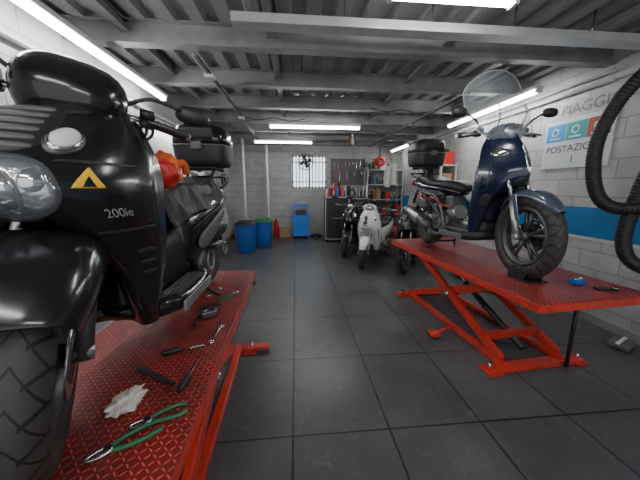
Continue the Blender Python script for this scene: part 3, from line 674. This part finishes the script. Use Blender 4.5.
lamp((.60,1.90,2.70),(1.45,1.90,2.70))
lamp((-.47,5.35,2.63),(1.25,5.35,2.63))
lamp((-1.0,7.1,2.63),(.45,7.1,2.63),TUBEW)
lamp((2.92,3.25,2.66),(2.92,5.2,2.66))
lamp((2.92,7.0,2.60),(2.92,8.3,2.60),TUBEW)
lamp((.3,-.6,2.7),(1.9,-.6,2.7))  # unseen fill light added behind the camera to brighten the room
lamp((-1.2,-.2,2.7),(.0,-.2,2.7))  # second added fill behind the camera, out of view, for more brightness
RX=(pi/2,0,-pi/2)
INK=mat('sign_ink',(.03,.035,.04),.5);INKG=mat('sign_grey',(.14,.16,.18),.5);TEAL=mat('sign_teal',(.01,.32,.36),.4);SBL=mat('sign_blue',(.02,.28,.72),.4);SWH=mat('sign_white',(.62,.66,.70),.45);SRD=mat('sign_darkred',(.34,.03,.02),.4)
sg=empty('wall_lettering',(XR-.006,3.1,2.42))
text('lettering',sg,'PIAGGIO',.17,(0,-.12,0),RX,INKG)
text('script_lettering',sg,'Gilera',.15,(0,.66,.02),RX,INKG)
sg2=empty('workshop_sign',(XR-.012,3.08,2.03))
box('panel',sg2,(0,0,0),(.02,.80,.58),SWH,.003)
for i,(yy,m) in enumerate(((.25,SBL),(0,TEAL),(-.25,SRD))):
    box('logo_tile',sg2,(-.012,yy,.14),(.006,.235,.20),m,.001)
    lathe('logo_roundel',sg2,(-.016,yy,.15),[(.03,0),(.05,0),(.05,.002),(.03,.002)],SWH,24).rotation_euler=(0,0,pi/2)
    box('logo_caption',sg2,(-.016,yy,.075),(.002,.14,.018),SWH,0)
text('sign_title',sg2,'POSTAZIONE',.115,(-.0125,0,-.06),RX,INK)
text('sign_title_2',sg2,'1',.12,(-.0125,0,-.19),RX,INK)
def hose(name,pts,r=.055):
    P=cr(pts,24);L=[0]
    for i in range(1,len(P)):L.append(L[-1]+(P[i]-P[i-1]).length)
    T=L[-1];n=int(T/.007);Q=[];j=0
    for i in range(n):
        s=T*i/(n-1)
        while j<len(L)-2 and L[j+1]<s:j+=1
        Q.append(P[j].lerp(P[j+1],(s-L[j])/max(1e-6,L[j+1]-L[j])))
    tube(name,None,Q,r,RUB,16,1,lambda t:r*(1+.055*math.sin(t*T/.028*2*pi)))
hose('exhaust_extraction_hose',[(3.2,1.9,2.72),(3.05,2.12,2.62),(2.86,2.30,2.30),(2.78,2.38,1.92),(2.79,2.34,1.52),(2.86,2.22,1.33),(3.02,2.0,1.36),(3.15,1.8,1.55)])
hose('exhaust_extraction_hose',[(3.2,1.75,2.6),(3.12,1.95,2.2),(3.03,2.10,1.75),(2.95,2.14,1.25),(2.93,2.12,.98),(2.97,2.04,.84),(3.08,1.9,.80),(3.18,1.7,.85)])
# ---------------- back area ----------------
def bin_(name,c,m,lid):
    e=empty(name,c)
    loft('body',e,[zsec(z,-a,a,b,6,32) for z,a,b in ((0.0,.17,.18),(.02,.18,.19),(.62,.22,.23),(.64,.22,.23))],m,0)
    loft('rim',e,[zsec(z,-a,a,b,6,32) for z,a,b in ((.62,.235,.245),(.66,.235,.245))],m,0)
    loft('lid',e,[zsec(z,-a,a,b,5,32) for z,a,b in ((.66,.24,.25),(.69,.235,.245),(.74,.16,.17),(.75,.05,.05))],lid,0)
    cyl('lid_handle',e,(-.06,-.14,.74),(.06,-.14,.74),.012,lid)
bin_('trash_bin',(-1.18,6.45,0),BLUEP,PLA);bin_('trash_bin',(-.84,6.98,0),BLUEP,GREENP)
def cabinet(name,c,s,m,edge,rows):
    e=empty(name,c);w,d,h=s
    box('carcass',e,(0,0,h/2+.05),(w,d,h-.1),m,.006)
    for x in (-1,1):
        for y in (-1,1):
            box('edge_post',e,(x*w/2,y*d/2,h/2+.05),(.03,.03,h-.1),edge,.003);cyl('caster',e,(x*(w/2-.05)-.012,y*(d/2-.05),.04),(x*(w/2-.05)+.012,y*(d/2-.05),.04),.04,RUB)
    for z in (.1,h):box('edge_rail',e,(0,-d/2-.003,z),(w,.03,.03),edge,.003)
    for k in range(rows):
        z=.14+(h-.2)*(k+.5)/rows
        box('drawer_front',e,(0,-d/2-.008,z),(w-.08,.016,(h-.2)/rows-.02),m,.003);box('drawer_handle',e,(0,-d/2-.025,z+.02),(w*.4,.02,.015),edge,.003)
    return e
cabinet('flight_case_cabinet',(1.13,7.60,0),(.64,.5,1.25),PLA,ALU,1)
cabinet('rolling_tool_cabinet',(1.82,7.95,0),(.58,.5,1.2),PLA,ALU,6)
bc=cabinet('tool_trolley',(.14,8.2,0),(.46,.40,.70),BLUES,BLUES,3)
box('trolley_top_tray',bc,(0,0,1.0),(.46,.40,.05),BLUES,.006)
for x in (-1,1):
    for y in (-1,1):box('trolley_post',bc,(x*.21,y*.18,.85),(.025,.025,.34),BLUES,.003)
box('trolley_toolbox',bc,(0,0,.77),(.3,.25,.12),PLA,.01)
def shelf(name,c,L,D,levels,rz=0,top=2.1,pal=None):
    sh=empty(name,c,rz);pal=pal or [CARD,PLA,WHITEP,RDP,PLAG,PLA,DALU,GREENP,BLUES]
    for x in (-L/2,L/2):
        for y in (-D/2+.02,D/2-.02):box('upright',sh,(x,y,top/2),(.04,.04,top),BEAML,.002)
    for z in levels:
        box('shelf_board',sh,(0,0,z),(L+.04,D,.025),BEAML,.002)
        x=-L/2+.04
        while x<L/2-.16:
            ww_=random.uniform(.05,.16);hh=random.uniform(.14,.38);mm=random.choice(pal)
            if random.random()<.45:cyl('spray_can',sh,(x+.04,-.08,z+.013),(x+.04,-.08,z+.013+hh*.7),.035,mm,n=14);cyl('can_cap',sh,(x+.04,-.08,z+.013+hh*.7),(x+.04,-.08,z+.05+hh*.7),.02,WHITEP,n=12);x+=.09
            else:box('parts_box',sh,(x+ww_/2,0,z+.013+hh/2),(ww_,D*.65,hh),mm,.004);x+=ww_+.012
shelf('parts_shelf',(2.72,8.38,0),1.10,.44,(.15,.7,1.15,1.6,2.04))
shelf('side_parts_shelf',(3.10,5.95,0),1.1,.36,(.15,.65,1.1,1.55,1.95),pi/2,2.0,[CARD,PLA,PLA,RDP,PLAG,PLA,DALU,WHITEP])
for cx,cy,cz,nm in ((1.13,7.60,1.266,'case_clutter'),(1.82,7.95,1.216,'cabinet_clutter')):
    cl=empty(nm,(cx,cy,cz))
    for k in range(10):
        x=-.25+k*.055;hh=random.uniform(.12,.44);mm=random.choice([PLA,WHITEP,RDP,STEEL,PLAG,CARD,ALU,BLUES,PLA])
        if k%2:tube('bottle',cl,[(x,-.12,0),(x,-.12,hh*.6),(x,-.12,hh*.75),(x,-.12,hh)],.04,mm,12,4,lambda t:.035 if t<.6 else .035-.022*min(1,(t-.6)*4))
        else:box('case',cl,(x,random.uniform(0,.12),hh*.45),(.09,.16,hh*.9),mm,.006)
pb=empty('tool_board',(1.66,YB-.02,2.0))
box('board',pb,(0,0,0),(1.1,.03,.8),PLAG,.003)
for k in range(18):
    x=-.50+k*.059;l=random.uniform(.12,.3);zt=.33 if k%2 else .02
    tube('hanging_tool',pb,[(x,-.03,zt),(x,-.03,zt-l*.5),(x,-.03,zt-l)],.012,random.choice([STEEL,RDP,CHR,PLA,YEL]),8,3,lambda t:.02 if t<.15 or t>.85 else .011)
hr=empty('hose_reel',(2.48,8.0,2.26))
for y in (-.07,.07):lathe('reel_flange',hr,(0,y,0),[(.05,-.006),(.14,-.006),(.14,.006),(.05,.006)],RDP,28)
for k in range(5):lathe('coiled_hose',hr,(0,-.05+.025*k,0),[(.10+.014*math.cos(a),.014*math.sin(a)) for a in [j*pi/4 for j in range(8)]],RUB,28)
box('reel_bracket',hr,(0,0,.27),(.05,.10,.42),PLAG,.006);cyl('reel_axle',hr,(0,-.1,0),(0,.1,0),.03,STEEL)
rg=[];fs=[];nx,nz=13,13
for i in range(nz):
    for j in range(nx):
        u=j/(nx-1)-.5;v=i/(nz-1);rg.append((u*.42*(1-.25*(1-v)),.05*math.sin(u*14)*(.3+v),-.55*v+.04*math.sin(u*9)))
for i in range(nz-1):
    for j in range(nx-1):fs.append((i*nx+j,i*nx+j+1,(i+1)*nx+j+1,(i+1)*nx+j))
ap=empty('hanging_apron',(2.50,7.1,2.10));mesh('cloth',ap,rg,fs,WHITEP,True,1,0,.004)
cyl('hanger_hook',ap,(0,0,0),(0,0,.62),.008,STEEL,n=8)
for k,(y,z,m) in enumerate(((6.5,1.5,PLA),(7.0,1.35,ORCL),(7.6,1.7,PLA))):
    e=empty('coiled_cable',(XL+.06,y,z))
    for j in range(5):lathe('loop',e,(.012*j-.02,0,0),[(.14+.01*j+.008*math.cos(a),.008*math.sin(a)) for a in [q*pi/3 for q in range(6)]],m,28).rotation_euler=(0,0,pi/2)
    cyl('hook',e,(-.06,0,.15),(.05,0,.15),.008,STEEL,n=8)
sl=empty('storage_rack',(XL+.21,5.0,0))
for z in (.5,1.0,1.5):box('board',sl,(0,0,z),(.38,1.3,.03),BEAML,.003)
for y in (-.64,.64):
    for x in (-.18,.18):box('upright',sl,(x,y,.85),(.03,.03,1.7),BEAML,.002)
for z in (.515,1.015,1.515):
    for k in range(7):
        hh=random.uniform(.12,.34);box('stored_box',sl,(0,-.53+k*.175,z+hh/2),(.26,.15,hh),random.choice([PLA,CARD,PLAG,PLA,WHITEP,DALU]),.005)
for y,m in ((6.15,ORCL),(6.32,BLUES)):
    e=empty('broom',(XL+.24,y-.1,0));cyl('handle',e,(0,0,.10),(-.18,0,1.45),.013,m,n=10);box('head',e,(0,0,.09),(.05,.14,.04),m,.005);box('bristles',e,(0,0,.035),(.045,.13,.07),PLA,.004)
def carton(c,rz,s,m=CARD):
    e=empty('cardboard_box',c,rz);x,y,z=s;box('body',e,(0,0,z/2),s,m,.004);box('tape',e,(0,0,z+.001),(x+.005,.05,.003),PLAG,0);box('flap',e,(0,-y/2-.005,z-.03),(x*.95,.01,.1),m,.002,(.3,0,0))
carton((-.35,8.40,0),.2,(.36,.28,.28));carton((-1.60,8.3,0),-.1,(.42,.32,.4))
e=empty('fire_extinguisher',(-.62,8.45,0));lathe('cylinder_body',e,(0,0,0),[(.001,0),(.075,.0),(.08,.02),(.08,.42),(.05,.50),(.025,.53),(.001,.53)],RDP,24,False,'Z');box('valve',e,(0,0,.55),(.03,.09,.04),PLA,.005);tube('hose',e,[(0,-.04,.55),(0,-.12,.5),(0,-.11,.3),(0,-.10,.2)],.01,PLA,8)
e=empty('air_compressor',(2.95,7.30,0))
tube('tank',e,[(-.25,0,.30),(-.23,0,.30),(-.18,0,.30),(.18,0,.30),(.23,0,.30),(.25,0,.30)],.16,RDP,24,3,lambda t:.16*math.sqrt(max(.03,1-max(0,abs(2*t-1)-.6)**2*5)))
for x in (-.15,.15):
    for y in (-.1,.1):cyl('tank_foot',e,(x,y,0),(x,y,.2),.015,PLA,n=8)
box('motor_mount',e,(0,0,.46),(.34,.16,.02),PLA,.003);cyl('motor',e,(-.15,0,.55),(.02,0,.55),.075,PLAG);box('pump_head',e,(.11,0,.56),(.10,.14,.18),DALU,.01)
# ---------------- small things on lifts ----------------
zt=Z1+.001
def pliers(name,c,rz,gm,L=.20):
    e=empty(name,c,rz)
    for s in (-1,1):
        tube('handle',e,[(0,s*.004,.009),(-.04,s*.020,.010),(-.09,s*.026,.010),(-L*.72,s*.020,.010)],.0075,gm,8)
        tube('jaw',e,[(-.01,-s*.006,.010),(.02,-s*.013,.010),(.055,-s*.004,.010)],.006,STEEL,8,4,lambda t:.009-.005*t)
    cyl('pivot',e,(0,0,0.001),(0,0,.018),.012,STEEL,n=14)
def screwdriver(c,rz,hm,L=.13):
    e=empty('screwdriver',c,rz)
    tube('handle',e,[(0,0,.014),(.02,0,.014),(.07,0,.014),(.09,0,.014)],.012,hm,12,4,lambda t:.010+.004*math.sin(t*pi))
    cyl('shaft',e,(.09,0,.013),(.09+L,0,.006),.0035,STEEL,n=8);box('tip',e,(.09+L,0,.005),(.012,.008,.003),STEEL,.0005)
pliers('pliers',(-.585,.745,zt+.002),math.radians(215),GRN)
pliers('pliers',(-.52,.845,zt+.002),math.radians(205),GRN,.17)
screwdriver((-.47,.98,zt),math.radians(88),PLA)
screwdriver((-.66,1.24,zt),math.radians(20),PLA,.10)
crumple('crumpled_tissue',None,(-.64,.93,zt+.024),(.045,.06,.024),PAPER,.55,2.2,4,5)
fb=empty('metal_file',(-.63,1.10,zt),math.radians(-32));box('blade',fb,(0,0,.006),(.19,.024,.008),DALU,.002);cyl('tang_handle',fb,(.095,0,.010),(.14,0,.010),.009,PLA,n=10)
cp=empty('brake_caliper_assembly',(-.56,1.64,zt),.5)
box('caliper_body',cp,(0,0,.025),(.10,.07,.05),DALU,.012);cyl('piston_bore',cp,(-.02,0,.04),(-.02,0,.06),.018,STEEL);tube('hose',cp,[(.04,0,.03),(.08,.05,.02),(.10,.10,.02),(.05,.14,.01),(-.03,.15,.01)],.006,PLA,8);tube('lever',cp,[(-.05,0,.02),(-.09,-.05,.015),(-.09,-.10,.012)],.008,PLA,8)
pliers('pliers',(-.48,1.98,zt+.002),math.radians(60),GRN)
def spanner(c,rz):
    sp_=empty('spanner',c,rz);box('shaft',sp_,(0,0,.004),(.14,.012,.007),CHR,.002)
    for s in (-1,1):lathe('ring_end',sp_,(s*.08,0,.004),[(.008,-.004),(.015,-.004),(.015,.004),(.008,.004)],CHR,16,axis='Z')
spanner((-.64,2.05,zt),1.2);spanner((-.45,1.42,zt),1.5)
gl=empty('work_glove',(-.655,1.43,Z1+.79),.4,None,1.5)
crumple('palm',gl,(0,0,.06),(.055,.07,.06),ORCL,.3,1.8,2,4)
for k in range(4):tube('finger',gl,[(-.03+.022*k,.04,.07),(-.036+.026*k,.08,.095-.006*k),(-.04+.03*k,.105,.07)],.012,ORCL,8,4)
tube('thumb',gl,[(.03,0,.07),(.065,.02,.09),(.075,.05,.06)],.013,ORCL,8,4)
crumple('cuff',gl,(0,-.075,.05),(.05,.04,.045),RDP,.25,2,7,3)
zt=Z2+.001
e=empty('impact_socket_set',(2.20,1.84,zt),.3)
box('case',e,(0,0,.015),(.12,.06,.03),BLUES,.006)
for k in range(3):cyl('socket',e,(-.04+.04*k,0,.03),(-.04+.04*k,0,.045),.012,CHR,n=12)
e=empty('rubber_strap',(2.28,1.70,zt),-.2);box('strap',e,(0,0,.008),(.14,.05,.014),PLA,.005);cyl('buckle',e,(.06,0,0),(.06,0,.02),.02,STEEL,n=12)
e=empty('knee_pad',(3.10,2.10,0),.4);box('pad',e,(0,0,.03),(.22,.16,.05),PLAG,.018);box('strap',e,(0,0,.06),(.24,.03,.01),WHITEP,.003)
e=empty('scooter_fairing_panel',(2.90,4.25,0),.3);fender('panel',e,0,0,.28,.3,20,160,WHT,.06,.4);box('panel_bracket',e,(0,0,.12),(.3,.12,.24),PLA,.02)
e=empty('oil_drain_pan',(3.0,3.5,0));loft('pan',e,[zsec(z,-a,a,a,2,24) for z,a in ((0,.17),(.01,.18),(.09,.21),(.092,.19),(.03,.16))],PLAG,0)
e=empty('air_hose_coil',(.62,8.25,0))
for k in range(4):lathe('loop',e,(0,0,.012+.02*k),[(.16-.01*k+.01*math.cos(a),.01*math.sin(a)) for a in [q*pi/3 for q in range(6)]],RUB,32,axis='Z')

# ---------------- world & camera ----------------
wd=bpy.data.worlds.new('World');bpy.context.scene.world=wd;wd.use_nodes=True
bg=wd.node_tree.nodes['Background'];bg.inputs[0].default_value=(.95,.97,1,1);bg.inputs[1].default_value=1.1
cam=bpy.data.cameras.new('Camera');co=bpy.data.objects.new('Camera',cam);bpy.context.collection.objects.link(co)
cam.sensor_width=36;cam.lens=270/640*36;cam.clip_start=.02
co.location=(0,0,1.5);co.rotation_euler=(pi/2-math.radians(10.9),0,-math.radians(5.1))
bpy.context.scene.camera=co
